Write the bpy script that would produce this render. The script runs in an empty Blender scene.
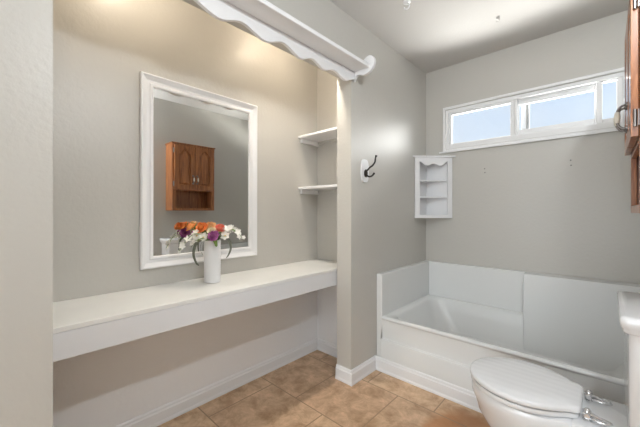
import bpy, bmesh, math, random
from mathutils import Vector, Matrix
R = math.radians
SC = bpy.context.scene
COL = SC.collection
H = 1.15                       # lens height
WL, NB = -1.242, -1.775        # left wall face, niche back face
FAR, RT, CE = 2.79, 0.27, 2.44 # far wall, right wall, ceiling

# ------------------------------------------------------------------ camera, world, lights, exposure
cd = bpy.data.cameras.new('camera'); cam = bpy.data.objects.new('camera', cd); COL.objects.link(cam)
cam.location = (0, 0, H); cam.rotation_euler = (R(90), 0, R(43))
cd.sensor_width = 36; cd.lens = 307.5 / 640 * 36; cd.shift_y = -2.5 / 640; cd.clip_start = 0.02
SC.camera = cam
SC.view_settings.view_transform = 'Standard'; SC.view_settings.look = 'None'
SC.view_settings.exposure = 0.0; SC.view_settings.gamma = 1.0; SC.view_settings.use_curve_mapping = False

world = bpy.data.worlds.new('sky'); SC.world = world; world.use_nodes = True
wn, wl = world.node_tree.nodes, world.node_tree.links
wn.clear()
tc = wn.new('ShaderNodeTexCoord'); sx = wn.new('ShaderNodeSeparateXYZ'); cr = wn.new('ShaderNodeValToRGB')
wl.new(tc.outputs['Generated'], sx.inputs[0]); wl.new(sx.outputs['Z'], cr.inputs[0])
cr.color_ramp.elements[0].position = 0.08; cr.color_ramp.elements[0].color = (0.72, 0.77, 0.83, 1)
cr.color_ramp.elements[1].position = 0.42; cr.color_ramp.elements[1].color = (0.46, 0.61, 0.83, 1)
nz = wn.new('ShaderNodeTexNoise'); nz.inputs['Scale'].default_value = 2.2; nz.inputs['Detail'].default_value = 4
wl.new(tc.outputs['Generated'], nz.inputs['Vector'])
cr2 = wn.new('ShaderNodeValToRGB'); cr2.color_ramp.elements[0].position = 0.48; cr2.color_ramp.elements[1].position = 0.75
wl.new(nz.outputs['Fac'], cr2.inputs[0])
mx = wn.new('ShaderNodeMixRGB'); mx.inputs[2].default_value = (0.70, 0.74, 0.80, 1)
wl.new(cr2.outputs[0], mx.inputs[0]); wl.new(cr.outputs[0], mx.inputs[1])
bg = wn.new('ShaderNodeBackground'); bg.inputs[1].default_value = 1.3
wo = wn.new('ShaderNodeOutputWorld'); wl.new(mx.outputs[0], bg.inputs[0]); wl.new(bg.outputs[0], wo.inputs[0])

def light(name, kind, loc, energy, color, rot=(0, 0, 0), size=0.1, size_y=None, angle=0.1):
    l = bpy.data.lights.new(name, kind); o = bpy.data.objects.new(name, l); COL.objects.link(o)
    o.location = loc; o.rotation_euler = rot; l.energy = energy; l.color = color
    if kind == 'AREA':
        l.size = size
        if size_y: l.shape = 'RECTANGLE'; l.size_y = size_y
    elif kind == 'SUN': l.angle = angle
    else: l.shadow_soft_size = size
    return o
# three bulbs of the vanity light beside the camera
for yb in (0.38, 0.60, 0.82):
    light('vanity_bulb_light', 'POINT', (0.24, yb, 2.16), 15, (0.90, 0.955, 1.0), size=0.035)
# added soft fill from behind the camera, no real source there
light('rear_fill_light', 'AREA', (-0.5, -3.1, 1.3), 73, (0.87, 0.945, 1.0), (R(90), 0, 0), 1.8, 2.2)
# low sun haze falling in through the window
sd = Vector((-0.43, -0.87, -0.27)).normalized()
light('sun_haze', 'SUN', (0.6, 5, 3), 3.6, (1.0, 0.99, 0.97), sd.to_track_quat('-Z', 'Y').to_euler(), angle=R(35))
# added upward fill outside the window, in place of ground-reflected daylight
gd = (Vector((-0.48, FAR, 1.87)) - Vector((-1.3, 4.6, 0.3)))
light('window_upfill_light', 'AREA', (-1.3, 4.6, 0.3), 850, (1.0, 0.99, 0.96), gd.to_track_quat('-Z', 'Y').to_euler(), 3.0, 1.5)
# warm lamp recessed in the niche ceiling behind the valance
light('niche_lamp_light', 'POINT', (-1.50, 1.36, 2.38), 2.6, (1.0, 0.85, 0.66), size=0.035)
dl = light('niche_downlight', 'SPOT', (-1.46, 1.36, 2.40), 39, (1.0, 0.90, 0.77), (0, R(-16), 0), size=0.04)
dl.data.spot_size = R(110); dl.data.spot_blend = 0.7
light('niche_second_lamp_light', 'POINT', (-1.50, 0.45, 2.38), 4.2, (1.0, 0.87, 0.70), size=0.035)

# ------------------------------------------------------------------ materials
def mat(name, col, rough=0.5, metal=0.0, bump=None, spec=0.5, coat=0.0, var=None, sub=0.0):
    m = bpy.data.materials.new(name); m.use_nodes = True
    n, l = m.node_tree.nodes, m.node_tree.links; b = n['Principled BSDF']
    b.inputs['Base Color'].default_value = (*col, 1); b.inputs['Roughness'].default_value = rough
    b.inputs['Metallic'].default_value = metal; b.inputs['Specular IOR Level'].default_value = spec
    b.inputs['Coat Weight'].default_value = coat; b.inputs['Coat Roughness'].default_value = 0.12
    if sub: b.inputs['Subsurface Weight'].default_value = sub; b.inputs['Subsurface Scale'].default_value = 0.01
    t = n.new('ShaderNodeTexCoord')
    if bump:
        nt = n.new('ShaderNodeTexNoise'); nt.inputs['Scale'].default_value = bump[0]; nt.inputs['Detail'].default_value = 3
        bp = n.new('ShaderNodeBump'); bp.inputs['Strength'].default_value = bump[1]; bp.inputs['Distance'].default_value = bump[2]
        l.new(t.outputs['Object'], nt.inputs['Vector']); l.new(nt.outputs['Fac'], bp.inputs['Height']); l.new(bp.outputs[0], b.inputs['Normal'])
    if var:
        nv = n.new('ShaderNodeTexNoise'); nv.inputs['Scale'].default_value = var[0]; nv.inputs['Detail'].default_value = 4
        rp = n.new('ShaderNodeValToRGB'); rp.color_ramp.elements[0].position = 0.35; rp.color_ramp.elements[1].position = 0.65
        rp.color_ramp.elements[0].color = (*col, 1); rp.color_ramp.elements[1].color = (*var[1], 1)
        l.new(t.outputs['Object'], nv.inputs['Vector']); l.new(nv.outputs['Fac'], rp.inputs[0]); l.new(rp.outputs[0], b.inputs['Base Color'])
    return m

PAINT = mat('greige_wall_paint', (0.552, 0.533, 0.493), 0.36, bump=(55, 0.35, 0.004))
CEILP = mat('ceiling_paint', (0.62, 0.60, 0.575), 0.8, bump=(60, 0.3, 0.004))
WHITE = mat('white_gloss_paint', (0.84, 0.84, 0.85), 0.35)
TOPW = mat('white_counter_paint', (0.83, 0.83, 0.81), 0.28, var=(6, (0.79, 0.79, 0.77)))
LOWP = mat('white_wall_paint', (0.88, 0.88, 0.89), 0.4, bump=(55, 0.3, 0.004))
APRON = mat('soft_white_paint', (0.76, 0.77, 0.79), 0.35)
VINYL = mat('white_vinyl', (0.84, 0.84, 0.84), 0.35)
PORC = mat('white_porcelain', (0.83, 0.83, 0.84), 0.12, coat=0.4)
FIBRE = mat('off_white_fibreglass', (0.77, 0.775, 0.765), 0.22)
CHROME = mat('chrome', (0.75, 0.75, 0.76), 0.12, metal=1)
DARKM = mat('dark_bronze', (0.05, 0.045, 0.04), 0.35, metal=0.8)
PEWT = mat('pewter', (0.26, 0.24, 0.23), 0.35, metal=1)
MIRR = mat('mirror_silver', (0.80, 0.80, 0.78), 0.005, metal=1)
CERA = mat('white_ceramic', (0.84, 0.84, 0.85), 0.35)
IVORY = mat('ivory_ceramic', (0.80, 0.76, 0.66), 0.2)
RUBB = mat('grey_rubber', (0.2, 0.2, 0.2), 0.7)
ORANGE = mat('orange_petal', (0.85, 0.25, 0.06), 0.6, var=(40, (0.95, 0.42, 0.13)))
PEACH = mat('peach_petal', (0.93, 0.52, 0.24), 0.6, var=(40, (0.95, 0.70, 0.42)))
CORAL = mat('coral_petal', (0.85, 0.14, 0.10), 0.6, var=(40, (0.92, 0.40, 0.28)))
PURPLE = mat('purple_petal', (0.42, 0.10, 0.36), 0.6, var=(40, (0.62, 0.25, 0.50)))
CREAM = mat('cream_petal', (0.90, 0.82, 0.60), 0.6)
WPET = mat('white_petal', (0.88, 0.87, 0.80), 0.6)
LEAF = mat('green_leaf', (0.10, 0.20, 0.04), 0.5, var=(30, (0.24, 0.36, 0.08)))
DLEAF = mat('dusky_leaf', (0.16, 0.17, 0.13), 0.45)
YELL = mat('yellow_stamen', (0.8, 0.6, 0.1), 0.6)
SCREW = mat('steel_screw', (0.25, 0.24, 0.23), 0.4, metal=0.6)

def wood():
    m = bpy.data.materials.new('red_oak_wood'); m.use_nodes = True
    n, l = m.node_tree.nodes, m.node_tree.links; b = n['Principled BSDF']
    t = n.new('ShaderNodeTexCoord'); mp = n.new('ShaderNodeMapping'); mp.inputs['Scale'].default_value = (22, 22, 1.6)
    nt = n.new('ShaderNodeTexNoise'); nt.inputs['Scale'].default_value = 3; nt.inputs['Detail'].default_value = 6; nt.inputs['Distortion'].default_value = 0.6
    rp = n.new('ShaderNodeValToRGB')
    rp.color_ramp.elements[0].position = 0.3; rp.color_ramp.elements[0].color = (0.20, 0.062, 0.019, 1)
    rp.color_ramp.elements[1].position = 0.7; rp.color_ramp.elements[1].color = (0.50, 0.20, 0.072, 1)
    l.new(t.outputs['Object'], mp.inputs[0]); l.new(mp.outputs[0], nt.inputs['Vector']); l.new(nt.outputs['Fac'], rp.inputs[0])
    l.new(rp.outputs[0], b.inputs['Base Color']); b.inputs['Roughness'].default_value = 0.3; b.inputs['Coat Weight'].default_value = 0.3
    return m
WOOD = wood()

def tiles():
    m = bpy.data.materials.new('tan_vinyl_tile'); m.use_nodes = True
    n, l = m.node_tree.nodes, m.node_tree.links; b = n['Principled BSDF']
    t = n.new('ShaderNodeTexCoord'); mp = n.new('ShaderNodeMapping')
    mp.inputs['Location'].default_value = (0.50, 0.07, 0)
    br = n.new('ShaderNodeTexBrick'); br.offset = 0.5; br.inputs['Scale'].default_value = 1.0
    br.inputs['Brick Width'].default_value = 0.45; br.inputs['Row Height'].default_value = 0.45
    br.inputs['Mortar Size'].default_value = 0.004; br.inputs['Mortar Smooth'].default_value = 0.3; br.inputs['Bias'].default_value = 0
    br.inputs['Color1'].default_value = (0.0, 0, 0, 1); br.inputs['Color2'].default_value = (1, 1, 1, 1); br.inputs['Mortar'].default_value = (0.5, 0.5, 0.5, 1)
    l.new(t.outputs['Object'], mp.inputs[0]); l.new(mp.outputs[0], br.inputs['Vector'])
    n1 = n.new('ShaderNodeTexNoise'); n1.inputs['Scale'].default_value = 9; n1.inputs['Detail'].default_value = 12; n1.inputs['Roughness'].default_value = 0.72; n1.inputs['Distortion'].default_value = 0.4
    l.new(t.outputs['Object'], n1.inputs['Vector'])
    rp = n.new('ShaderNodeValToRGB')
    rp.color_ramp.elements[0].position = 0.30; rp.color_ramp.elements[0].color = (0.31, 0.175, 0.085, 1)
    rp.color_ramp.elements[1].position = 0.66; rp.color_ramp.elements[1].color = (0.74, 0.525, 0.35, 1)
    l.new(n1.outputs['Fac'], rp.inputs[0])
    m1 = n.new('ShaderNodeMixRGB'); m1.blend_type = 'OVERLAY'; m1.inputs[0].default_value = 0.10
    l.new(rp.outputs[0], m1.inputs[1]); l.new(br.outputs['Color'], m1.inputs[2])
    # rust-coloured stain on the vinyl in front of the toilet
    vd = n.new('ShaderNodeVectorMath'); vd.operation = 'DISTANCE'; vd.inputs[1].default_value = (-0.52, 1.66, 0)
    l.new(t.outputs['Object'], vd.inputs[0])
    n2 = n.new('ShaderNodeTexNoise'); n2.inputs['Scale'].default_value = 11; n2.inputs['Detail'].default_value = 4; l.new(t.outputs['Object'], n2.inputs['Vector'])
    ad = n.new('ShaderNodeMath'); ad.operation = 'MULTIPLY_ADD'; ad.inputs[1].default_value = 0.12; l.new(n2.outputs['Fac'], ad.inputs[0]); l.new(vd.outputs['Value'], ad.inputs[2])
    rs = n.new('ShaderNodeValToRGB'); rs.color_ramp.elements[0].position = 0.22; rs.color_ramp.elements[0].color = (0.75, 0.75, 0.75, 1)
    rs.color_ramp.elements[1].position = 0.30; rs.color_ramp.elements[1].color = (0, 0, 0, 1); l.new(ad.outputs[0], rs.inputs[0])
    m3 = n.new('ShaderNodeMixRGB'); m3.inputs[2].default_value = (0.42, 0.17, 0.045, 1); l.new(rs.outputs[0], m3.inputs[0]); l.new(m1.outputs[0], m3.inputs[1])
    m2 = n.new('ShaderNodeMixRGB'); m2.inputs[2].default_value = (0.30, 0.20, 0.12, 1)
    l.new(br.outputs['Fac'], m2.inputs[0]); l.new(m3.outputs[0], m2.inputs[1]); l.new(m2.outputs[0], b.inputs['Base Color'])
    bp = n.new('ShaderNodeBump'); bp.inputs['Strength'].default_value = 0.25; bp.inputs['Distance'].default_value = 0.003; bp.invert = True
    l.new(br.outputs['Fac'], bp.inputs['Height']); l.new(bp.outputs[0], b.inputs['Normal'])
    b.inputs['Roughness'].default_value = 0.42
    return m
TILE = tiles()

def beadboard():
    m = mat('ribbed_white_enamel', (0.84, 0.84, 0.85), 0.22)
    n, l = m.node_tree.nodes, m.node_tree.links; b = n['Principled BSDF']
    t = n.new('ShaderNodeTexCoord'); w = n.new('ShaderNodeTexWave'); w.bands_direction = 'Y'; w.inputs['Scale'].default_value = 8
    bp = n.new('ShaderNodeBump'); bp.inputs['Strength'].default_value = 0.22; bp.inputs['Distance'].default_value = 0.002
    l.new(t.outputs['Object'], w.inputs['Vector']); l.new(w.outputs['Fac'], bp.inputs['Height']); l.new(bp.outputs[0], b.inputs['Normal'])
    return m
RIBBED = beadboard()

def glass():
    m = bpy.data.materials.new('window_glass'); m.use_nodes = True
    n, l = m.node_tree.nodes, m.node_tree.links; n.clear()
    o = n.new('ShaderNodeOutputMaterial'); mxs = n.new('ShaderNodeMixShader'); tr = n.new('ShaderNodeBsdfTransparent'); gl = n.new('ShaderNodeBsdfGlossy')
    gl.inputs['Roughness'].default_value = 0.02; mxs.inputs[0].default_value = 0.05; tr.inputs[0].default_value = (0.97, 0.98, 0.98, 1)
    l.new(tr.outputs[0], mxs.inputs[1]); l.new(gl.outputs[0], mxs.inputs[2]); l.new(mxs.outputs[0], o.inputs[0])
    return m
GLASS = glass()

# ------------------------------------------------------------------ helpers
def wloc(o):
    v = Vector((0, 0, 0))
    while o: v += o.location; o = o.parent
    return v
def thing(name, label, cat, loc=(0, 0, 0), group=None):
    o = bpy.data.objects.new(name, None); COL.objects.link(o); o.location = loc; o.empty_display_size = 0.05
    tag(o, label, cat, group); return o
def tag(o, label, cat, group=None):
    o['label'] = label; o['category'] = cat
    if group: o['group'] = group
    return o
def obj(name, bm, m, parent=None, smooth=False, bev=0.0, seg=2, origin=None):
    """bm is in world coordinates; the object gets its parent's origin (or its own)"""
    org = wloc(parent) if parent else Vector(origin or (0, 0, 0))
    bmesh.ops.recalc_face_normals(bm, faces=bm.faces)
    bmesh.ops.translate(bm, verts=bm.verts, vec=-org)
    me = bpy.data.meshes.new(name); bm.to_mesh(me); bm.free(); me.materials.append(m)
    if smooth:
        for p in me.polygons: p.use_smooth = True
    o = bpy.data.objects.new(name, me); COL.objects.link(o)
    if parent: o.parent = parent
    else: o.location = org
    if bev:
        b = o.modifiers.new('bevel', 'BEVEL'); b.width = bev; b.segments = seg; b.limit_method = 'ANGLE'; b.angle_limit = R(35)
        if not smooth:
            b.harden_normals = True
            for p in me.polygons: p.use_smooth = True
            try: me.set_sharp_from_angle(angle=R(35))
            except Exception: pass
    elif smooth is True:
        try: me.set_sharp_from_angle(angle=R(50))
        except Exception: pass
    return o
def struct(name, bm, m, parent=None, **k):
    o = obj(name, bm, m, parent, **k)
    if not parent: o['kind'] = 'structure'
    return o
def box(bm, x0, x1, y0, y1, z0, z1):
    vs = [bm.verts.new((x, y, z)) for z in (z0, z1) for x, y in ((x0, y0), (x1, y0), (x1, y1), (x0, y1))]
    for f in ((3, 2, 1, 0), (4, 5, 6, 7), (0, 1, 5, 4), (1, 2, 6, 5), (2, 3, 7, 6), (3, 0, 4, 7)):
        bm.faces.new([vs[i] for i in f])
    return bm
def bx(*a): return box(bmesh.new(), *a)
def prism(bm, pts, d):
    """pts: closed outline of 3D points, extruded by vector d"""
    d = Vector(d); a = [bm.verts.new(p) for p in pts]; b = [bm.verts.new(Vector(p) + d) for p in pts]
    n = len(a); f1 = bm.faces.new(a); f2 = bm.faces.new(b[::-1])
    for i in range(n): bm.faces.new((a[i], b[i], b[(i + 1) % n], a[(i + 1) % n]))
    if n > 4: bmesh.ops.triangulate(bm, faces=[f1, f2])
    return bm
def loft(bm, rings, cap0=True, cap1=True):
    rs = [[bm.verts.new(p) for p in r] for r in rings]; n = len(rs[0])
    for a, b in zip(rs, rs[1:]):
        for i in range(n): bm.faces.new((a[i], a[(i + 1) % n], b[(i + 1) % n], b[i]))
    if cap0: bm.faces.new(rs[0][::-1])
    if cap1: bm.faces.new(rs[-1])
    return bm
def tube(bm, pts, r, n=8):
    pts = [Vector(p) for p in pts]; rings = []
    rr = r if isinstance(r, (list, tuple)) else [r] * len(pts)
    up = None
    for i, p in enumerate(pts):
        t = (pts[min(i + 1, len(pts) - 1)] - pts[max(i - 1, 0)]).normalized()
        if up is None: up = t.orthogonal().normalized()
        s = t.cross(up)
        if s.length < 1e-4: s = t.orthogonal()
        s.normalize(); up = s.cross(t).normalized()
        rings.append([p + (s * math.cos(k * 2 * math.pi / n) + up * math.sin(k * 2 * math.pi / n)) * rr[i] for k in range(n)])
    return loft(bm, rings)
def lathe(bm, prof, c, n=24, axis='Z', flute=None):
    """prof: list of (radius, height) along the axis"""
    rings = []
    for r, h in prof:
        ring = []
        for k in range(n):
            a = 2 * math.pi * k / n; q = r
            if axis == 'Z': p = (q * math.cos(a), q * math.sin(a), h)
            elif axis == 'X': p = (h, q * math.cos(a), q * math.sin(a))
            else: p = (q * math.cos(a), h, q * math.sin(a))
            ring.append(Vector(p) + Vector(c))
        rings.append(ring)
    return loft(bm, rings)
def catmull(P, n=8):
    P = [Vector(p) for p in P]; P = [2 * P[0] - P[1]] + P + [2 * P[-1] - P[-2]]; out = []
    for i in range(1, len(P) - 2):
        for k in range(n):
            t = k / n; a, b, c, d = P[i - 1:i + 3]
            out.append(0.5 * ((2 * b) + (c - a) * t + (2 * a - 5 * b + 4 * c - d) * t * t + (3 * b - a - 3 * c + d) * t ** 3))
    out.append(P[-2]); return out
def rrect(x0, x1, y0, y1, r, z, n=6):
    out = []
    for cx, cy, a0 in ((x1 - r, y1 - r, 0), (x0 + r, y1 - r, 90), (x0 + r, y0 + r, 180), (x1 - r, y0 + r, 270)):
        for k in range(n + 1):
            a = R(a0 + 90 * k / n); out.append(Vector((cx + r * math.cos(a), cy + r * math.sin(a), z)))
    return out

# ------------------------------------------------------------------ the room
XR = 1.35        # the room widens beside the camera
struct('floor', bx(NB - 0.12, XR, -3.25, FAR + 0.12, -0.1, 0), TILE)
struct('ceiling', bx(NB - 0.12, XR, -3.25, FAR + 0.12, CE, CE + 0.1), CEILP)
b = bx(WL - 0.122, WL, -3.25, 0.131, 0, CE)          # one wall with the niche opening left in it
box(b, WL - 0.122, WL, 0.131, 1.635, 2.075, CE); box(b, WL - 0.122, WL, 1.635, FAR, 0, CE)
struct('wall_left', b, PAINT)
b = bx(NB - 0.1, NB, -0.25, 1.97, 0, CE)
box(b, NB, WL - 0.122, 1.87, 1.97, 0, CE); box(b, NB, WL - 0.122, -0.25, -0.15, 0, CE)
struct('wall_niche', b, PAINT)
b = bx(NB + 0.0003, NB + 0.003, -0.1497, 1.8697, 0, 0.6355)        # the niche is painted white below the counter
box(b, NB + 0.003, WL - 0.1225, 1.867, 1.8697, 0, 0.6355)
struct('wall_niche_low', b, LOWP)
WX0, WX1, WZ0, WZ1 = -1.058, 0.10, 1.70, 2.05
b = bmesh.new()
box(b, WL - 0.122, WX0, FAR, FAR + 0.12, 0, CE); box(b, WX1, RT + 0.1, FAR, FAR + 0.12, 0, CE)
box(b, WX0, WX1, FAR, FAR + 0.12, 0, WZ0); box(b, WX0, WX1, FAR, FAR + 0.12, WZ1, CE)
bmesh.ops.remove_doubles(b, verts=b.verts, dist=1e-5)
struct('wall_far', b, PAINT)
b = bx(RT, RT + 0.1, 1.05, FAR, 0, CE); box(b, RT + 0.1, XR, 1.05, 1.15, 0, CE)
struct('wall_right', b, PAINT)
struct('wall_side', bx(XR, XR + 0.1, -3.25, 1.15, 0, CE), PAINT)
struct('wall_near', bx(NB - 0.12, XR, -3.35, -3.25, 0, CE), PAINT)

# baseboards: profile swept along a path of wall points with outward side given
def baseboard(name, path, h=0.088, t=0.016):
    """path: list of (x, y) wall points; the board lies on the left of the path direction"""
    prof = [(0, 0), (t + 0.004, 0), (t + 0.004, 0.012), (t, 0.02), (t, h - 0.022), (t - 0.005, h - 0.016), (t - 0.006, h - 0.006), (t - 0.010, h), (0, h)]
    n = len(path); rings = []
    for i, (x, y) in enumerate(path):
        p = Vector((x, y)); ds = []
        if i: ds.append((p - Vector(path[i - 1])).normalized())
        if i < n - 1: ds.append((Vector(path[i + 1]) - p).normalized())
        ns = [Vector((-d.y, d.x)) for d in ds]
        m = (ns[0] + ns[-1]); m = m / m.length_squared * 2 if m.length > 0 else ns[0]
        rings.append([Vector((x + m.x * a, y + m.y * a, z)) for a, z in prof])
    b = bmesh.new(); loft(b, rings)
    return struct(name, b, WHITE)
# niche (path runs toward the camera side so the room is on its left)
baseboard('baseboard_niche', [(WL - 0.122, 1.87), (NB, 1.87), (NB, -0.15)])
baseboard('baseboard_tub', [(RT, 1.925), (WL, 1.925), (WL, 1.635), (WL - 0.122, 1.635)], h=0.094)
baseboard('baseboard_left', [(WL, 0.131), (WL, -3.25)])

# ------------------------------------------------------------------ window
W = thing('window_1', 'wide white sliding window high on the far wall', 'window', (-0.48, FAR, WZ0)); 
for k in ('label', 'category'): del W[k]
W['kind'] = 'structure'
b = bmesh.new()       # casing round the opening, standing proud of the wall
ox0, ox1, oz0, oz1 = -1.08, 0.122, 1.674, 2.076
def frame(b, x0, x1, z0, z1, w, y0, y1, wb=None, wt=None):
    wb = wb or w; wt = wt or w
    box(b, x0, x0 + w, y0, y1, z0, z1); box(b, x1 - w, x1, y0, y1, z0, z1)
    box(b, x0 + w, x1 - w, y0, y1, z0, z0 + wb); box(b, x0 + w, x1 - w, y0, y1, z1 - wt, z1)
frame(b, ox0, ox1, oz0, oz1, 0.022, FAR - 0.014, FAR - 0.0005)
obj('window_casing', b, VINYL, W, bev=0.004)
b = bx(-1.11, 0.15, FAR - 0.022, FAR - 0.0145, 1.668, 1.682)
obj('window_sill', b, VINYL, W, bev=0.003)
b = bmesh.new(); frame(b, WX0, WX1, WZ0, WZ1, 0.022, FAR + 0.0, FAR + 0.075, wb=0.040, wt=0.028)
obj('window_frame', b, VINYL, W, bev=0.003)
def sash(x0, x1, z0, z1, w, y, parent, ext=None):
    b = bmesh.new(); frame(b, x0, x1, z0, z1, w, y, y + 0.028)
    s = obj('window_sash', b, VINYL, parent, bev=0.004)
    obj('window_pane', bx(x0 + w - 0.003, x1 - w + 0.003, y + 0.012, y + 0.016, z0 + w - 0.003, z1 - w + 0.003), GLASS, s)
    return s
sash(-1.036, -0.531, 1.722, 2.028, 0.027, FAR + 0.010, W)
sash(-0.535, -0.032, 1.756, 2.012, 0.030, FAR + 0.042, W)
sash(-0.052, 0.078, 1.736, 2.044, 0.030, FAR + 0.010, W)
b = bx(-0.530, -0.512, FAR + 0.008, FAR + 0.06, 1.735, 2.025)
box(b, -0.512, -0.053, FAR + 0.038, FAR + 0.07, 1.735, 1.757); box(b, -0.512, -0.053, FAR + 0.038, FAR + 0.07, 2.011, 2.025)
obj('window_mullion', b, VINYL, W, bev=0.003)
b = bx(-0.557, -0.543, FAR + 0.004, FAR + 0.02, 1.85, 1.90); box(b, -0.562, -0.540, FAR + 0.010, FAR + 0.02, 1.868, 1.882)
obj('window_latch', b, WHITE, W, bev=0.004)
b = bx(-0.505, -0.45, FAR + 0.13, FAR + 0.15, 1.5, 2.4); 
obj('screen_frame', b, mat('grey_aluminium', (0.42, 0.43, 0.45), 0.5), W, bev=0.002)
b = bx(-0.470, -0.458, FAR + 0.118, FAR + 0.13, 1.5, 2.4)
obj('screen_channel', b, RUBB, W)

# ------------------------------------------------------------------ bathtub
T = thing('bathtub', 'off-white one-piece fibreglass bathtub with low surround along the far wall', 'bathtub', (-0.49, 2.3, 0))
TX0, TX1, TY0 = WL + 0.047, RT - 0.047, 1.925
b = bmesh.new()
prof = [(TY0, 0.001), (TY0, 0.219), (TY0 + 0.003, 0.224), (TY0 + 0.020, 0.227), (TY0 + 0.022, 0.232), (TY0 + 0.020, 0.37), (TY0 + 0.06, 0.37), (TY0 + 0.06, 0.001)]
prism(b, [(TX0, y, z) for y, z in prof], (TX1 - TX0, 0, 0))
obj('apron_panel', b, FIBRE, T, bev=0.003)
b = bmesh.new()
rings = [rrect(TX0, TX1, TY0 + 0.021, 2.755, 0.006, 0.360), rrect(TX0, TX1, TY0 + 0.014, 2.755, 0.006, 0.364), rrect(TX0, TX1, TY0 + 0.010, 2.755, 0.006, 0.371),
         rrect(TX0, TX1, TY0 + 0.012, 2.755, 0.006, 0.380), rrect(TX0, TX1, TY0 + 0.019, 2.755, 0.008, 0.385),
         rrect(TX0 + 0.02, TX1 - 0.02, TY0 + 0.034, 2.735, 0.03, 0.386),
         rrect(TX0 + 0.045, TX1 - 0.045, TY0 + 0.055, 2.715, 0.10, 0.380),
         rrect(TX0 + 0.056, TX1 - 0.052, TY0 + 0.066, 2.706, 0.11, 0.366),
         rrect(TX0 + 0.085, TX1 - 0.065, TY0 + 0.078, 2.695, 0.12, 0.28),
         rrect(TX0 + 0.15, TX1 - 0.09, TY0 + 0.10, 2.675, 0.14, 0.15),
         rrect(TX0 + 0.20, TX1 - 0.11, TY0 + 0.12, 2.655, 0.14, 0.09),
         rrect(TX0 + 0.27, TX1 - 0.16, TY0 + 0.17, 2.605, 0.12, 0.07)]
loft(b, rings, cap0=False)
obj('basin', b, FIBRE, T, smooth=True)
b = bx(WL + 0.0005, TX0 + 0.002, 1.938, FAR - 0.0005, 0.001, 0.69)
obj('surround_panel', b, FIBRE, T, bev=0.008, seg=3)
b = bx(TX1 - 0.002, RT - 0.0005, 1.938, FAR - 0.0005, 0.001, 0.69)
obj('surround_panel', b, FIBRE, T, bev=0.008, seg=3)
y0, y1, xs = 2.745, 2.668, -0.45     # back panel: set back above the ledge on the left, flush with the basin to the right
obj('surround_panel', bx(TX0, xs - 0.001, y0, FAR - 0.0005, 0.36, 0.69), FIBRE, T, bev=0.006, seg=3)
obj('surround_panel', bx(xs, TX1, y1, FAR - 0.0005, 0.072, 0.69), FIBRE, T, bev=0.008, seg=3)

# ------------------------------------------------------------------ niche counter, mirror, shelves, valance
C = thing('niche_counter', 'long white built-in counter with deep front edge spanning the niche', 'counter', (-1.57, 0.8, 0.636))
obj('counter_top', bx(NB + 0.0005, -1.3755, -0.1495, 1.8695, 0.732, 0.75), TOPW, C, bev=0.002)
b = bx(-1.393, -1.375, -0.1495, 1.8695, 0.636, 0.7315)
obj('counter_apron', b, APRON, C, bev=0.001)
obj('counter_underside', bx(NB + 0.0005, -1.394, -0.1495, 1.8695, 0.638, 0.648), WHITE, C)

M = thing('wall_mirror', 'large rectangular mirror in white moulded frame above the counter', 'mirror', (NB, 0.884, 0.846))
def mould(name, y0, y1, z0, z1, prof, xb, m, parent):
    """picture frame: prof = (inset, height off wall)"""
    rings = []
    for ins, hh in prof:
        rings.append([Vector((xb + hh, y0 + ins, z0 + ins)), Vector((xb + hh, y1 - ins, z0 + ins)), Vector((xb + hh, y1 - ins, z1 - ins)), Vector((xb + hh, y0 + ins, z1 - ins))])
    b = bmesh.new(); rs = [[b.verts.new(p) for p in r] for r in rings]
    for a, c in zip(rs, rs[1:] + rs[:1]):
        for i in range(4): b.faces.new((a[i], a[(i + 1) % 4], c[(i + 1) % 4], c[i]))
    return obj(name, b, m, parent)
mould('frame', 0.527, 1.249, 0.846, 1.870, [(0, 0.0005), (0, 0.020), (0.003, 0.025), (0.009, 0.026), (0.014, 0.022), (0.030, 0.013), (0.044, 0.013), (0.050, 0.017), (0.060, 0.017), (0.064, 0.013), (0.064, 0.0005)], NB, WHITE, M)
obj('mirror_glass', bx(NB + 0.002, NB + 0.008, 0.527 + 0.06, 1.249 - 0.06, 0.904, 1.812), MIRR, M)
M.rotation_euler = (0, R(0.2), 0)      # hangs leaning very slightly forward

def niche_shelf(z, label):
    s = thing('niche_shelf', label, 'shelf', (-1.57, 1.77, z), 'white shelves at the far end of the niche')
    obj('board', bx(NB + 0.0005, WL - 0.1225, 1.652, 1.8695, z, z + 0.018), WHITE, s, bev=0.002)
    obj('cleat', bx(NB + 0.0005, NB + 0.022, 1.672, 1.8695, z - 0.034, z - 0.0003), WHITE, s, bev=0.003)
    obj('cleat', bx(NB + 0.023, WL - 0.1225, 1.852, 1.8695, z - 0.022, z - 0.0003), PAINT, s, bev=0.002)
niche_shelf(1.722, 'upper white shelf in the niche corner beside the pillar')
niche_shelf(1.320, 'lower white shelf in the niche corner, nearer the counter')

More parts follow.
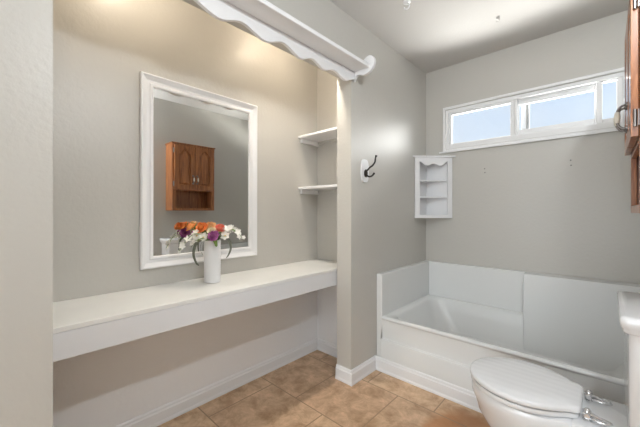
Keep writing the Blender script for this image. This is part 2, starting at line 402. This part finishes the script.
V = thing('valance_shelf', 'long white display shelf with scalloped apron over the niche opening', 'valance', (WL, 0.8, 2.0))
ST = 2.070
obj('shelf_board', bx(WL + 0.0005, WL + 0.120, -0.3, 1.648, ST, ST + 0.016), WHITE, V, bev=0.003)
obj('front_rail', bx(WL + 0.1205, WL + 0.137, -0.3, 1.655, ST - 0.006, ST + 0.018), WHITE, V, bev=0.005, seg=3)
pts = [(-0.3, 2.01)]
sc = [(-0.18, 2.033), (-0.06, 1.995), (0.05, 2.030), (0.18, 1.995), (0.29, 2.030), (0.42, 1.995), (0.53, 2.030), (0.67, 1.992), (0.79, 2.026), (0.92, 1.993), (1.035, 2.030), (1.155, 1.993), (1.25, 2.024), (1.345, 1.995), (1.44, 2.022), (1.545, 1.995), (1.62, 2.020), (1.648, 2.028)]
cv = catmull([(WL, -0.3, 2.0)] + [(WL, y, z - 0.013 + 0.006 * y / 1.6) for y, z in sc], 6)
b = bmesh.new()
lo = [(WL + 0.004, p.y, p.z) for p in cv]
va = [b.verts.new(p) for p in lo]; vb = [b.verts.new((p[0], p[1], ST - 0.0005)) for p in lo]
vc = [b.verts.new((p[0] + 0.018, p[1], p[2])) for p in lo]; vd = [b.verts.new((p[0] + 0.018, p[1], ST - 0.0005)) for p in lo]
for i in range(len(lo) - 1):
    b.faces.new((va[i], va[i + 1], vb[i + 1], vb[i])); b.faces.new((vc[i], vc[i + 1], vd[i + 1], vd[i]))
    b.faces.new((va[i], va[i + 1], vc[i + 1], vc[i])); b.faces.new((vb[i], vb[i + 1], vd[i + 1], vd[i]))
for i in (0, -1): b.faces.new((va[i], vb[i], vd[i], vc[i]))
obj('scalloped_apron', b, WHITE, V)
prof = catmull([(0.0, 0, 2.02), (0.012, 0, 2.012), (0.028, 0, 2.036), (0.05, 0, 2.045), (0.09, 0, 2.032), (0.135, 0, 2.040), (0.168, 0, 2.075), (0.170, 0, 2.115), (0.140, 0, 2.142), (0.105, 0, 2.138), (0.085, 0, 2.118)], 5) + [Vector((0.0, 0, 2.118))]
for yy in (1.6485, -0.32):
    b = bmesh.new(); prism(b, [(WL + 0.0005 + p.x, yy, p.z) for p in prof], (0, 0.018, 0))
    obj('end_bracket', b, WHITE, V, bev=0.004, seg=3)

# ------------------------------------------------------------------ wall hook, corner shelf, screws, ceiling hooks
K = thing('coat_hook', 'dark double-prong coat hook on white backplate beside the niche', 'hook', (WL, 1.785, 1.43))
b = bmesh.new(); oc = []
for i in range(40):
    a = 2 * math.pi * i / 40; r = 1 + 0.02 * math.cos(4 * a)
    oc.append((WL + 0.0005, 1.783 + 0.042 * r * math.copysign(abs(math.cos(a)) ** 0.5, math.cos(a)), 1.43 + 0.078 * r * math.copysign(abs(math.sin(a)) ** 0.65, math.sin(a))))
prism(b, oc, (0.012, 0, 0)); obj('backplate', b, WHITE, K, bev=0.004)
b = bmesh.new(); lathe(b, [(0.001, 0.0125), (0.017, 0.0125), (0.019, 0.018), (0.013, 0.024), (0.001, 0.026)], (WL, 1.783, 1.412), 16, 'X')
for v in b.verts: v.co.z = 1.412 + (v.co.z - 1.412) * 1.5
obj('rosette', b, DARKM, K, smooth=True)
b = bmesh.new(); tube(b, catmull([(WL + 0.02, 1.783, 1.425), (WL + 0.05, 1.786, 1.452), (WL + 0.066, 1.79, 1.462), (WL + 0.082, 1.795, 1.485), (WL + 0.084, 1.80, 1.515), (WL + 0.090, 1.802, 1.532)], 5), [0.006] * 20 + [0.0055, 0.006, 0.007, 0.0085, 0.009, 0.006])
obj('upper_prong', b, DARKM, K, smooth=True)
b = bmesh.new(); tube(b, catmull([(WL + 0.02, 1.783, 1.402), (WL + 0.04, 1.785, 1.388), (WL + 0.062, 1.79, 1.392), (WL + 0.078, 1.796, 1.412)], 5), [0.006] * 12 + [0.006, 0.007, 0.008, 0.006])
obj('lower_prong', b, DARKM, K, smooth=True)

S = thing('corner_shelf', 'small white corner cabinet with open shelves and scalloped top rail', 'shelf', (WL + 0.1, FAR - 0.1, 1.085))
cz0, cz1 = 1.088, 1.622
e = 0.001
A, Bp = Vector((WL + e, 2.535)), Vector((-0.985, FAR - e))      # front diagonal ends
cor = Vector((WL + e, FAR - e))
def tri(z0, z1, ins=0.0, out=0.0):
    b = bmesh.new(); d = (Bp - A).normalized(); nrm = Vector((d.y, -d.x))
    a = A + nrm * out - d * out; c = Bp + nrm * out + d * out
    a = A + nrm * (out - ins); c = Bp + nrm * (out - ins)
    # bring the ends back onto the walls
    a = Vector((WL + e, a.y - (a.x - WL - e) * d.y / d.x)); c = Vector((c.x + (FAR - e - c.y) * d.x / d.y, FAR - e))
    return prism(b, [(cor.x, cor.y, z0), (a.x, a.y, z0), (c.x, c.y, z0)], (0, 0, z1 - z0))
obj('top_board', tri(cz1, cz1 + 0.014, out=0.012), WHITE, S, bev=0.003)
obj('bottom_board', tri(cz0, cz0 + 0.014, ins=0.016), WHITE, S, bev=0.001)
for z in (1.268, 1.415): obj('shelf_board', tri(z, z + 0.010, ins=0.018), WHITE, S)
for nm, b in (('back_panel', bx(WL + e, WL + 0.008, 2.56, FAR - e, cz0 + 0.015, cz1 - 0.001)), ('back_panel', bx(WL + 0.0085, -1.01, FAR - 0.008, FAR - e, cz0 + 0.015, cz1 - 0.001))): obj(nm, b, WHITE, S)
d = (Bp - A).normalized(); nrm = Vector((d.y, -d.x)); L = (Bp - A).length
def fpt(s, z, o=0.0): q = A + d * s + nrm * o; return (q.x, q.y, z)
b = bmesh.new(); th = (-nrm.x * 0.015, -nrm.y * 0.015, 0)
for s0, s1 in ((0.015, 0.055), (L - 0.055, L - 0.015)): prism(b, [fpt(s0, cz0), fpt(s1, cz0), fpt(s1, cz1 - 0.0005), fpt(s0, cz1 - 0.0005)], th)
prism(b, [fpt(0.055, cz0), fpt(L - 0.055, cz0), fpt(L - 0.055, cz0 + 0.028), fpt(0.055, cz0 + 0.028)], th)
top = [fpt(L - 0.055, cz1 - 0.0005), fpt(0.055, cz1 - 0.0005)]
u0, u1 = 0.055, L - 0.055
wav = []
for i in range(33):
    t = i / 32; zz = cz1 - 0.045 - 0.020 * math.sin(t * math.pi) ** 0.8 + 0.012 * math.cos(t * 4 * math.pi)
    wav.append(fpt(u0 + (u1 - u0) * t, zz))
for p, q in zip(wav, wav[1:]): prism(b, [p, q, (q[0], q[1], cz1 - 0.0005), (p[0], p[1], cz1 - 0.0005)], th)
bmesh.ops.remove_doubles(b, verts=b.verts, dist=1e-5)
obj('face_frame', b, WHITE, S)

def anchor(x, z, label):
    b = bmesh.new(); lathe(b, [(0.001, -0.003), (0.004, -0.003), (0.0055, -0.0005)], (x, FAR, z), 10, 'Y')
    o = obj('wall_anchor', b, SCREW, origin=(0, 0, 0)); tag(o, label, 'screw', 'screw anchors left in the far wall')
for x, z, l in ((-0.739, 1.500, 'upper screw anchor of the left pair below the window'), (-0.737, 1.468, 'lower screw anchor of the left pair below the window'),
                (-0.186, 1.508, 'upper screw anchor of the right pair below the window'), (-0.184, 1.472, 'lower screw anchor of the right pair below the window')):
    anchor(x, z, l)
def ceil_hook(x, y, r, label, m):
    o = thing('ceiling_hook', label, 'hook', (x, y, CE))
    b = bmesh.new(); lathe(b, [(r, -0.0005), (r, -0.006), (r * 0.6, -0.012), (0.001, -0.013)], (x, y, CE), 16)
    obj('base', b, m, o, smooth=True)
    b = bmesh.new(); q = [(x + r * 0.7 * math.sin(a) * 1.0, y, CE - 0.013 - r * 0.7 * (1 - math.cos(a))) for a in [R(k) for k in range(0, 300, 25)]]
    tube(b, q, r * 0.14, 6); obj('hook_ring', b, m, o, smooth=True)
ceil_hook(-0.90, 1.75, 0.024, 'white hook on the ceiling at the top edge, nearer the niche', WHITE)
ceil_hook(-0.53, 2.303, 0.012, 'small painted hook on the ceiling nearer the window', CEILP)

# ------------------------------------------------------------------ toilet
CY = 1.562
O = thing('toilet', 'white toilet with closed ribbed lid and chrome hinges beside the bathtub', 'toilet', (-0.1, CY, 0))
def egg(x0, x1, w, wb, z, n=40, cy=CY, rb=0.03, sx=0.52):
    """closed outline: rounded front at x0, squared back of half width wb at x1, max half width w"""
    xm = x0 + (x1 - x0) * sx; pts = []
    for i in range(n + 1):                              # front half ellipse from +y side to -y side
        a = R(90 + 180 * i / n); pts.append((xm + (xm - x0) * math.cos(a), cy + w * math.sin(a)))
    back = []
    for i in range(1, 13):
        t = i / 13; x = xm + (x1 - rb - xm) * t; ww = wb + (w - wb) * (0.5 + 0.5 * math.cos(t * math.pi)) if False else w - (w - wb) * t ** 1.9
        back.append((x, ww))
    cornr = [(x1 - rb + rb * math.sin(R(k)), wb - rb + rb * math.cos(R(k))) for k in (0, 22, 45, 67, 90)]
    side = back + cornr
    pts += [(x, cy - ww) for x, ww in side]
    pts += [(x, cy + ww) for x, ww in side[::-1]]
    return [Vector((x, y, z)) for x, y in pts]
def sc_ring(r, k, z=None, c=(-0.26, CY)):
    return [Vector((c[0] + (p.x - c[0]) * k, c[1] + (p.y - c[1]) * k, p.z if z is None else z)) for p in r]
lidr = egg(-0.470, -0.068, 0.187, 0.112, 0.43)
b = bmesh.new()
loft(b, [sc_ring(lidr, 0.90, 0.4085), sc_ring(lidr, 0.905, 0.4125), sc_ring(lidr, 0.993, 0.4130), sc_ring(lidr, 1.0, 0.416), sc_ring(lidr, 1.0, 0.424), sc_ring(lidr, 0.99, 0.430), sc_ring(lidr, 0.95, 0.4335), sc_ring(lidr, 0.6, 0.436), sc_ring(lidr, 0.2, 0.437)])
obj('lid', b, RIBBED, O, smooth=True)
b = bmesh.new()
sr = egg(-0.4655, -0.074, 0.1825, 0.107, 0.4)
loft(b, [sc_ring(sr, 0.90, 0.3835), sc_ring(sr, 0.905, 0.3875), sc_ring(sr, 0.993, 0.3880), sc_ring(sr, 1.0, 0.391), sc_ring(sr, 1.0, 0.402), sc_ring(sr, 0.993, 0.4048), sc_ring(sr, 0.905, 0.4055), sc_ring(sr, 0.90, 0.408)])
obj('seat', b, PORC, O, smooth=True)
b = bmesh.new()
br_ = egg(-0.462, -0.03, 0.181, 0.118, 0.39, sx=0.5)
def foot(x0, x1, w, wb, z): return egg(x0, x1, w, wb, z, rb=0.03, sx=0.5)
loft(b, [foot(-0.33, 0.10, 0.105, 0.10, 0.001), foot(-0.33, 0.10, 0.103, 0.10, 0.02), foot(-0.315, 0.09, 0.092, 0.09, 0.05), foot(-0.35, 0.08, 0.102, 0.09, 0.12), foot(-0.395, 0.06, 0.128, 0.095, 0.19),
         foot(-0.437, 0.03, 0.155, 0.11, 0.26), foot(-0.448, 0.0, 0.171, 0.115, 0.310), foot(-0.462, -0.02, 0.180, 0.118, 0.343),
         foot(-0.463, -0.03, 0.1805, 0.118, 0.362), foot(-0.460, -0.03, 0.179, 0.118, 0.374), sc_ring(br_, 0.965, 0.382)])
obj('bowl', b, PORC, O, smooth=True)
b = bmesh.new()
loft(b, [rrect(-0.09, 0.235, CY - 0.11, CY + 0.11, 0.03, 0.18), rrect(-0.09, 0.245, CY - 0.125, CY + 0.125, 0.03, 0.30), rrect(-0.10, 0.25, CY - 0.15, CY + 0.15, 0.03, 0.372),
         rrect(-0.095, 0.25, CY - 0.148, CY + 0.148, 0.03, 0.383), rrect(-0.085, 0.245, CY - 0.14, CY + 0.14, 0.03, 0.388)])
obj('deck', b, PORC, O, smooth=True)
b = bmesh.new()
ty0, ty1 = CY - 0.205, CY + 0.205
loft(b, [rrect(0.062, 0.262, ty0 + 0.02, ty1 - 0.02, 0.025, 0.3885), rrect(0.052, 0.264, ty0 + 0.004, ty1 - 0.004, 0.025, 0.41), rrect(0.050, 0.265, ty0, ty1, 0.020, 0.766)])
obj('tank', b, PORC, O, smooth=True)
b = bmesh.new()
def tl(o, z): return rrect(0.051 - o * 0.8, 0.268, ty0 - o * 0.8, ty1 + o * 0.8, 0.022, z - 0.003)
loft(b, [tl(0.004, 0.7695), tl(0.014, 0.771), tl(0.018, 0.776), tl(0.018, 0.784), tl(0.023, 0.790), tl(0.026, 0.802), tl(0.026, 0.815), tl(0.022, 0.821), tl(0.010, 0.824)])
obj('tank_lid', b, PORC, O, smooth=True)
for sy in (-1, 1):
    yc, xh = CY + sy * 0.078, -0.052
    b = bmesh.new(); lathe(b, [(0.013, 0.3885), (0.014, 0.393), (0.009, 0.398), (0.009, 0.410), (0.012, 0.416), (0.012, 0.424), (0.007, 0.430), (0.001, 0.431)], (xh, yc, 0), 14)
    tube(b, [(xh, yc - 0.024, 0.412), (xh, yc + 0.024, 0.412)], 0.0085, 10)
    h_ = obj('hinge', b, CHROME, O, smooth=True)
    b = bmesh.new(); c = [(xh + 0.036 - 0.028 * math.cos(t), yc + 0.013 * math.sin(t), 0.401) for t in [2 * math.pi * k / 20 for k in range(21)]]
    tube(b, c, 0.0048, 8)
    tube(b, [(xh - 0.012, yc - 0.012, 0.411), (xh + 0.004, yc, 0.416), (xh + 0.03, yc, 0.408), (xh + 0.060, yc, 0.402)], [0.006, 0.008, 0.006, 0.003], 8)
    obj('hinge_wing', b, CHROME, h_, smooth=True)

# ------------------------------------------------------------------ oak wall cabinet over the toilet
B = thing('wall_cabinet', 'reddish oak wall cabinet with two arched doors above the toilet', 'cabinet', (0.2, 1.665, 1.15))
cy0, cy1, z0, z1, xf = 1.41, 1.92, 1.142, 1.912, 0.077
b = bmesh.new(); xb = RT - 0.001
box(b, xf + 0.018, xb, cy0, cy0 + 0.016, z0, z1); box(b, xf + 0.018, xb, cy1 - 0.016, cy1, z0, z1)
box(b, xf + 0.018, xb - 0.008, cy0 + 0.016, cy1 - 0.016, z0, z0 + 0.016); box(b, xf + 0.018, xb - 0.008, cy0 + 0.016, cy1 - 0.016, 1.395, 1.411)
box(b, xf + 0.018, xb - 0.008, cy0 + 0.016, cy1 - 0.016, z1 - 0.016, z1); box(b, xb - 0.008, xb, cy0 + 0.016, cy1 - 0.016, z0, z1)
obj('carcass', b, WOOD, B, bev=0.001)
b = bmesh.new()
box(b, xf, xf + 0.0175, cy0, cy0 + 0.035, z0, z1); box(b, xf, xf + 0.0175, cy1 - 0.035, cy1, z0, z1)
for a, c in ((z0, z0 + 0.030), (1.375, 1.420), (z1 - 0.035, z1)): box(b, xf, xf + 0.0175, cy0 + 0.035, cy1 - 0.035, a, c)
obj('face_frame', b, WOOD, B, bev=0.0015)
obj('crown', bx(xf - 0.012, xb, cy0 - 0.010, cy1 + 0.010, z1 + 0.0003, z1 + 0.014), WOOD, B, bev=0.004)
def cab_door(y0, y1, zb, zt, near):
    xd = xf - 0.001; b = bmesh.new(); w = 0.048; n = 16
    box(b, xd - 0.019, xd, y0, y0 + w, zb, zt); box(b, xd - 0.019, xd, y1 - w, y1, zb, zt); box(b, xd - 0.019, xd, y0 + w, y1 - w, zb, zb + w)
    def arch(t): return 0.055 * (1 - math.cos(2 * math.pi * t)) / 2
    ya, yb = y0 + w, y1 - w
    for i in range(n):
        t0, t1 = i / n, (i + 1) / n
        q = [(xd, ya + (yb - ya) * t0, zt - 0.085 + arch(t0)), (xd, ya + (yb - ya) * t1, zt - 0.085 + arch(t1)), (xd, ya + (yb - ya) * t1, zt), (xd, ya + (yb - ya) * t0, zt)]
        prism(b, q, (-0.019, 0, 0))
    bmesh.ops.remove_doubles(b, verts=b.verts, dist=1e-5)
    D = obj('door', b, WOOD, B, bev=0.0015)
    b = bmesh.new(); rings = []
    for ins, xx in ((0.0005, xd - 0.002), (0.0005, xd - 0.004), (0.009, xd - 0.004), (0.028, xd - 0.017), (0.03, xd - 0.0175)):
        out = [Vector((xx, ya + ins, zb + w + ins)), Vector((xx, yb - ins, zb + w + ins))]
        for i in range(n, -1, -1):
            t = i / n; out.append(Vector((xx, ya + ins + (yb - ya - 2 * ins) * t, zt - 0.085 - ins + arch(t))))
        rings.append(out)
    loft(b, rings); obj('raised_panel', b, WOOD, D)
    hy = y1 - 0.022 if near else y0 + 0.022; hz = zb + 0.115; xs = xd - 0.019
    b = bmesh.new()
    for s in (-1, 1):
        lathe(b, [(0.010, 0.0), (0.010, -0.003), (0.006, -0.006), (0.0045, -0.008)], (xs, hy, hz + s * 0.045), 12, 'X')
    tube(b, catmull([(xs - 0.004, hy, hz + 0.045), (xs - 0.018, hy, hz + 0.040), (xs - 0.028, hy, hz + 0.020), (xs - 0.028, hy, hz - 0.020), (xs - 0.018, hy, hz - 0.040), (xs - 0.004, hy, hz - 0.045)], 5), 0.0042)
    hd = obj('door_handle', b, PEWT, D, smooth=True)
    b = bmesh.new(); lathe(b, [(0.001, -0.021), (0.006, -0.021), (0.0085, -0.012), (0.0092, 0), (0.0085, 0.012), (0.006, 0.021), (0.001, 0.021)], (xs - 0.028, hy, hz), 14)
    g = obj('handle_grip', b, IVORY, hd, smooth=True); g['label'] = 'ivory ceramic grip'
    ho = y0 if near else y1; sg = -1 if near else 1
    for zz in (zb + 0.06, zt - 0.06):
        b = bmesh.new(); box(b, xf - 0.003, xf - 0.0005, min(ho, ho + sg * 0.012), max(ho, ho + sg * 0.012), zz - 0.026, zz + 0.026)
        lathe(b, [(0.001, -0.028), (0.0045, -0.028), (0.0045, 0.028), (0.001, 0.028)], (xf - 0.010, ho + sg * 0.005, zz), 10)
        obj('hinge', b, PEWT, D)
cab_door(1.428, 1.662, 1.392, 1.893, True)
cab_door(1.668, 1.902, 1.392, 1.893, False)

# ------------------------------------------------------------------ vase and flowers
VX, VY, VZ = -1.626, 0.854, 0.7505
rt = Vector((0.731, 0.682, 0)); fw = Vector((-0.682, 0.731, 0))
def at(px, py, dpt=0.0):
    """a spot near the vase: px right of its axis, py up from the counter, dpt behind it (metres)"""
    return Vector((VX, VY, VZ)) + rt * px + fw * dpt + Vector((0, 0, py))
b = bmesh.new(); prof = [(0.030, 0), (0.040, 0.001), (0.043, 0.006)]
for i in range(40): prof.append((0.0445 + (0.0010 if i % 2 else -0.0010), 0.010 + i * 0.0055))
prof += [(0.0445, 0.232), (0.043, 0.236), (0.040, 0.236), (0.039, 0.228), (0.038, 0.05), (0.030, 0.04)]
lathe(b, prof, (VX, VY, VZ), 48)
tag(obj('vase', b, CERA, smooth=True, origin=(VX, VY, VZ)), 'tall white cylindrical vase with fine ribbing on the counter', 'vase')

random.seed(4)
def petal(bm, c, axis, out, ln, wd, cup):
    """cupped petal from centre c growing along out, rising along axis"""
    side = axis.cross(out).normalized(); rows = []
    for i in range(6):
        t = i / 5; w = wd * math.sin(math.pi * (0.12 + 0.80 * t) ** 0.9) * 0.5
        p = c + out * ln * t * (1 - 0.25 * cup * t) + axis * ln * cup * t * t * 0.8
        rows.append([p + side * (w * s) + axis * (abs(s) * w * 0.45 * cup) for s in (-1, -0.5, 0, 0.5, 1)])
    th = axis * 0.0008
    top = [[bm.verts.new(p + th) for p in r] for r in rows]; bot = [[bm.verts.new(p - th) for p in r] for r in rows]
    for i in range(5):
        for k in range(4):
            bm.faces.new((top[i][k], top[i][k + 1], top[i + 1][k + 1], top[i + 1][k])); bm.faces.new((bot[i][k], bot[i + 1][k], bot[i + 1][k + 1], bot[i][k + 1]))
    edge = [(0, k) for k in range(5)] + [(i, 4) for i in range(1, 6)] + [(5, k) for k in range(3, -1, -1)] + [(i, 0) for i in range(4, 0, -1)]
    for (a, c2), (d2, e2) in zip(edge, edge[1:] + edge[:1]): bm.faces.new((top[a][c2], top[d2][e2], bot[d2][e2], bot[a][c2]))
def basis(n):
    n = n.normalized(); u = n.orthogonal().normalized(); return n, u, n.cross(u)
def stem(c, axis, name, parent, m=LEAF):
    s0 = Vector((VX, VY, VZ + 0.06)) + (Vector((c.x, c.y, 0)) - Vector((VX, VY, 0))) * 0.15
    mid = Vector((VX + (c.x - VX) * 0.30, VY + (c.y - VY) * 0.30, VZ + 0.232))
    b = bmesh.new(); tube(b, catmull([s0, mid, c - axis * 0.012, c], 5), 0.0022, 6); obj(name, b, m, parent, smooth=True)
def rose(c, r, m, label, name='rose', ax=None):
    ax = (ax or (c - Vector((VX, VY, VZ + 0.17)))).normalized(); t = thing(name, label, 'flower', tuple(c), 'flowers in the white vase')
    n, u, v = basis(ax); b = bmesh.new()
    for ly, (k, ln, wd, cup) in enumerate(((7, 1.0, 1.0, 0.35), (6, 0.85, 0.9, 0.7), (5, 0.62, 0.75, 1.2), (4, 0.42, 0.55, 1.9), (3, 0.25, 0.4, 2.6))):
        for i in range(k):
            a = 2 * math.pi * (i + 0.37 * ly) / k + random.uniform(-0.12, 0.12)
            petal(b, c + n * 0.002 * ly, n, u * math.cos(a) + v * math.sin(a), r * ln * random.uniform(0.92, 1.08), r * wd, cup)
    obj('petals', b, m, t, smooth=True); stem(c, n, 'stem', t)
def daisy(c, r, m, label, k=6, cup=0.2, name='blossom', ax=None):
    ax = (ax or (c - Vector((VX, VY, VZ + 0.17)))).normalized(); t = thing(name, label, 'flower', tuple(c), 'flowers in the white vase')
    n, u, v = basis(ax); b = bmesh.new()
    for i in range(k):
        a = 2 * math.pi * i / k; petal(b, c, n, u * math.cos(a) + v * math.sin(a), r, r * 0.7, cup)
    obj('petals', b, m, t, smooth=True)
    b = bmesh.new(); bmesh.ops.create_icosphere(b, subdivisions=1, radius=r * 0.16, matrix=Matrix.Translation(c + n * r * 0.08)); obj('stamen', b, YELL, t, smooth=True)
    stem(c, n, 'stem', t)
tocam = -fw
rose(at(-0.056, 0.300, -0.005), 0.042, ORANGE, 'large orange rose at the left of the bouquet', ax=Vector((0, 0, 1)) * 0.6 + tocam * 0.7 - rt * 0.2)
rose(at(-0.020, 0.302, 0.03), 0.042, PEACH, 'peach rose standing highest in the middle of the bouquet', ax=Vector((0, 0, 1)) * 0.7 + tocam * 0.6)
rose(at(0.048, 0.294, -0.012), 0.040, CORAL, 'coral red rose right of the peach rose', ax=Vector((0, 0, 1)) * 0.9 + tocam * 0.4 + rt * 0.2)
rose(at(0.014, 0.286, -0.045), 0.028, CREAM, 'cream rose in front of the coral rose', ax=Vector((0, 0, 1)) * 0.7 + tocam * 0.6)
rose(at(0.030, 0.262, -0.062), 0.036, PURPLE, 'purple flower low over the front rim of the vase', ax=Vector((0, 0, 1)) * 0.5 + tocam * 0.8)
rose(at(-0.092, 0.264, 0.0), 0.034, PURPLE, 'purple flower at the left back, facing the mirror', ax=Vector((-1, -0.3, 0.5)))
rose(at(-0.104, 0.303, -0.025), 0.034, ORANGE, 'smaller orange rose at the far left of the bouquet', ax=Vector((-0.5, -0.5, 0.8)))
rose(at(-0.045, 0.275, 0.045), 0.030, PEACH, 'small peach rose low at the back, seen in the mirror', ax=Vector((-1, 0, 0.8)))
rose(at(0.012, 0.286, 0.062), 0.034, PEACH, 'small peach rose behind the coral rose', ax=Vector((0, 0, 1)) * 0.7 + fw * 0.6)
def spray(base, end, sag, spots, label):
    """arching twig with a few white blossoms"""
    t = thing('orchid_spray', label, 'flower', tuple(base), 'flowers in the white vase')
    b = bmesh.new(); P = catmull([Vector((VX, VY, VZ + 0.10)), base, (base + end) / 2 + Vector((0, 0, sag)), end], 8)
    tube(b, P, 0.0018, 6); obj('stem', b, LEAF, t, smooth=True)
    for f, r in spots:
        p = P[int(8 + f * (len(P) - 9))] + Vector((random.uniform(-.008, .008), random.uniform(-.008, .008), random.uniform(-.006, .012)))
        n, u, v = basis(tocam + Vector((random.uniform(-.5, .5), random.uniform(-.5, .5), random.uniform(0, .7)))); b = bmesh.new()
        for i in range(5):
            a = 2 * math.pi * i / 5 + f * 3; petal(b, p, n, u * math.cos(a) + v * math.sin(a), r, r * 0.62, 0.25)
        bl = obj('blossom', b, WPET, t, smooth=True)
tops = Vector((VX, VY, VZ + 0.235))
spray(at(0.03, 0.25, -0.02), at(0.175, 0.245, 0.0), 0.055, [(0.25, 0.022), (0.45, 0.024), (0.62, 0.023), (0.78, 0.022), (0.9, 0.018), (1, 0.014)], 'white blossom spray arching far out to the right')
spray(at(0.03, 0.25, 0.02), at(0.135, 0.275, 0.03), 0.035, [(0.35, 0.022), (0.6, 0.022), (0.8, 0.020), (1, 0.018)], 'shorter white blossom spray above the long right one')
spray(at(-0.02, 0.245, -0.03), at(-0.105, 0.20, -0.03), 0.035, [(0.2, 0.022), (0.45, 0.024), (0.7, 0.022), (0.95, 0.018)], 'short white blossom spray hanging close over the left of the vase')
spray(at(-0.03, 0.245, -0.01), at(-0.150, 0.185, -0.085), 0.055, [(0.45, 0.020), (0.58, 0.020), (0.70, 0.022), (0.82, 0.020), (0.92, 0.020), (1, 0.018)], 'white blossom spray reaching farthest left over the counter')
daisy(at(-0.075, 0.262, -0.03), 0.028, WPET, 'white blossom under the large orange rose', ax=tocam + Vector((0, 0, .3)))
daisy(at(0.082, 0.262, -0.03), 0.028, WPET, 'white blossom right of the purple flower', ax=tocam + Vector((0, 0, .5)))
daisy(at(-0.030, 0.256, -0.055), 0.026, WPET, 'white blossom left of the purple flower', ax=tocam + Vector((0, 0, .4)))

def blade(name, pts, w, m, label, flat=None):
    P = catmull(pts, 8); n = len(P); b = bmesh.new(); rs = []
    for i, p in enumerate(P):
        t = i / (n - 1); tg = (P[min(i + 1, n - 1)] - P[max(i - 1, 0)]).normalized()
        s = tg.cross(flat or fw).normalized(); nn = tg.cross(s).normalized(); ww = w * (0.35 + 0.65 * math.sin(math.pi * min(1, 0.25 + 0.75 * t))) * (1 if t < 0.98 else 0.3)
        rs.append([p + s * ww, p + nn * 0.0012, p - s * ww, p - nn * 0.0012])
    loft(b, rs); o = obj(name, b, m, smooth=True, origin=tuple(P[0]))
    tag(o, label, 'leaf', 'foliage in the white vase')
Zr = VZ
blade('grass_blade', [at(-0.01, 0.20), at(-0.028, 0.248, -0.01), at(-0.075, 0.225, -0.03), at(-0.092, 0.165, -0.035), at(-0.078, 0.115, -0.035), at(-0.062, 0.098, -0.035)], 0.0085, DLEAF, 'dark curved grass blade drooping over the left side of the vase')
blade('grass_blade', [at(0.01, 0.20), at(0.040, 0.250, 0.0), at(0.088, 0.240, 0.0), at(0.104, 0.195, 0.0), at(0.092, 0.155, 0.0), at(0.078, 0.135, 0.0)], 0.0070, DLEAF, 'dark curved grass blade drooping over the right side of the vase')
blade('grass_blade', [at(-0.01, 0.20, 0.01), at(-0.02, 0.25, 0.035), at(-0.075, 0.235, 0.07), at(-0.10, 0.18, 0.08), at(-0.085, 0.14, 0.08)], 0.005, DLEAF, 'dark curved grass blade behind the vase, seen in the mirror', rt)
for i, (p, q, e2, w, l) in enumerate(((at(0.0, 0.21), at(0.03, 0.245, -0.05), at(0.045, 0.205, -0.062), 0.017, 'green leaf folded down over the right front rim of the vase'),
        (at(0.0, 0.21), at(-0.03, 0.252, -0.055), at(-0.068, 0.238, -0.075), 0.015, 'green leaf over the left front rim of the vase'),
        (at(0, 0.22, 0), at(-0.09, 0.30, 0.02), at(-0.135, 0.330, 0.03), 0.020, 'outermost green leaf standing up left of the large orange rose'),
        (at(0, 0.22, 0), at(-0.05, 0.305, 0.04), at(-0.10, 0.328, 0.05), 0.018, 'green leaf standing up behind the large orange rose'),
        (at(0, 0.21, 0), at(0.05, 0.262, -0.03), at(0.095, 0.258, -0.03), 0.014, 'green leaf under the white blossoms on the right'),
        (at(0, 0.22, 0), at(-0.07, 0.262, 0.02), at(-0.11, 0.250, 0.03), 0.014, 'green leaf under the smaller orange rose on the left'))):
    blade('leaf', [p, (p + q) / 2 + Vector((0, 0, 0.012)), q, e2], w, LEAF, l, Vector((0.2, 0.1, 1)) if i in (1, 4, 5) else None)
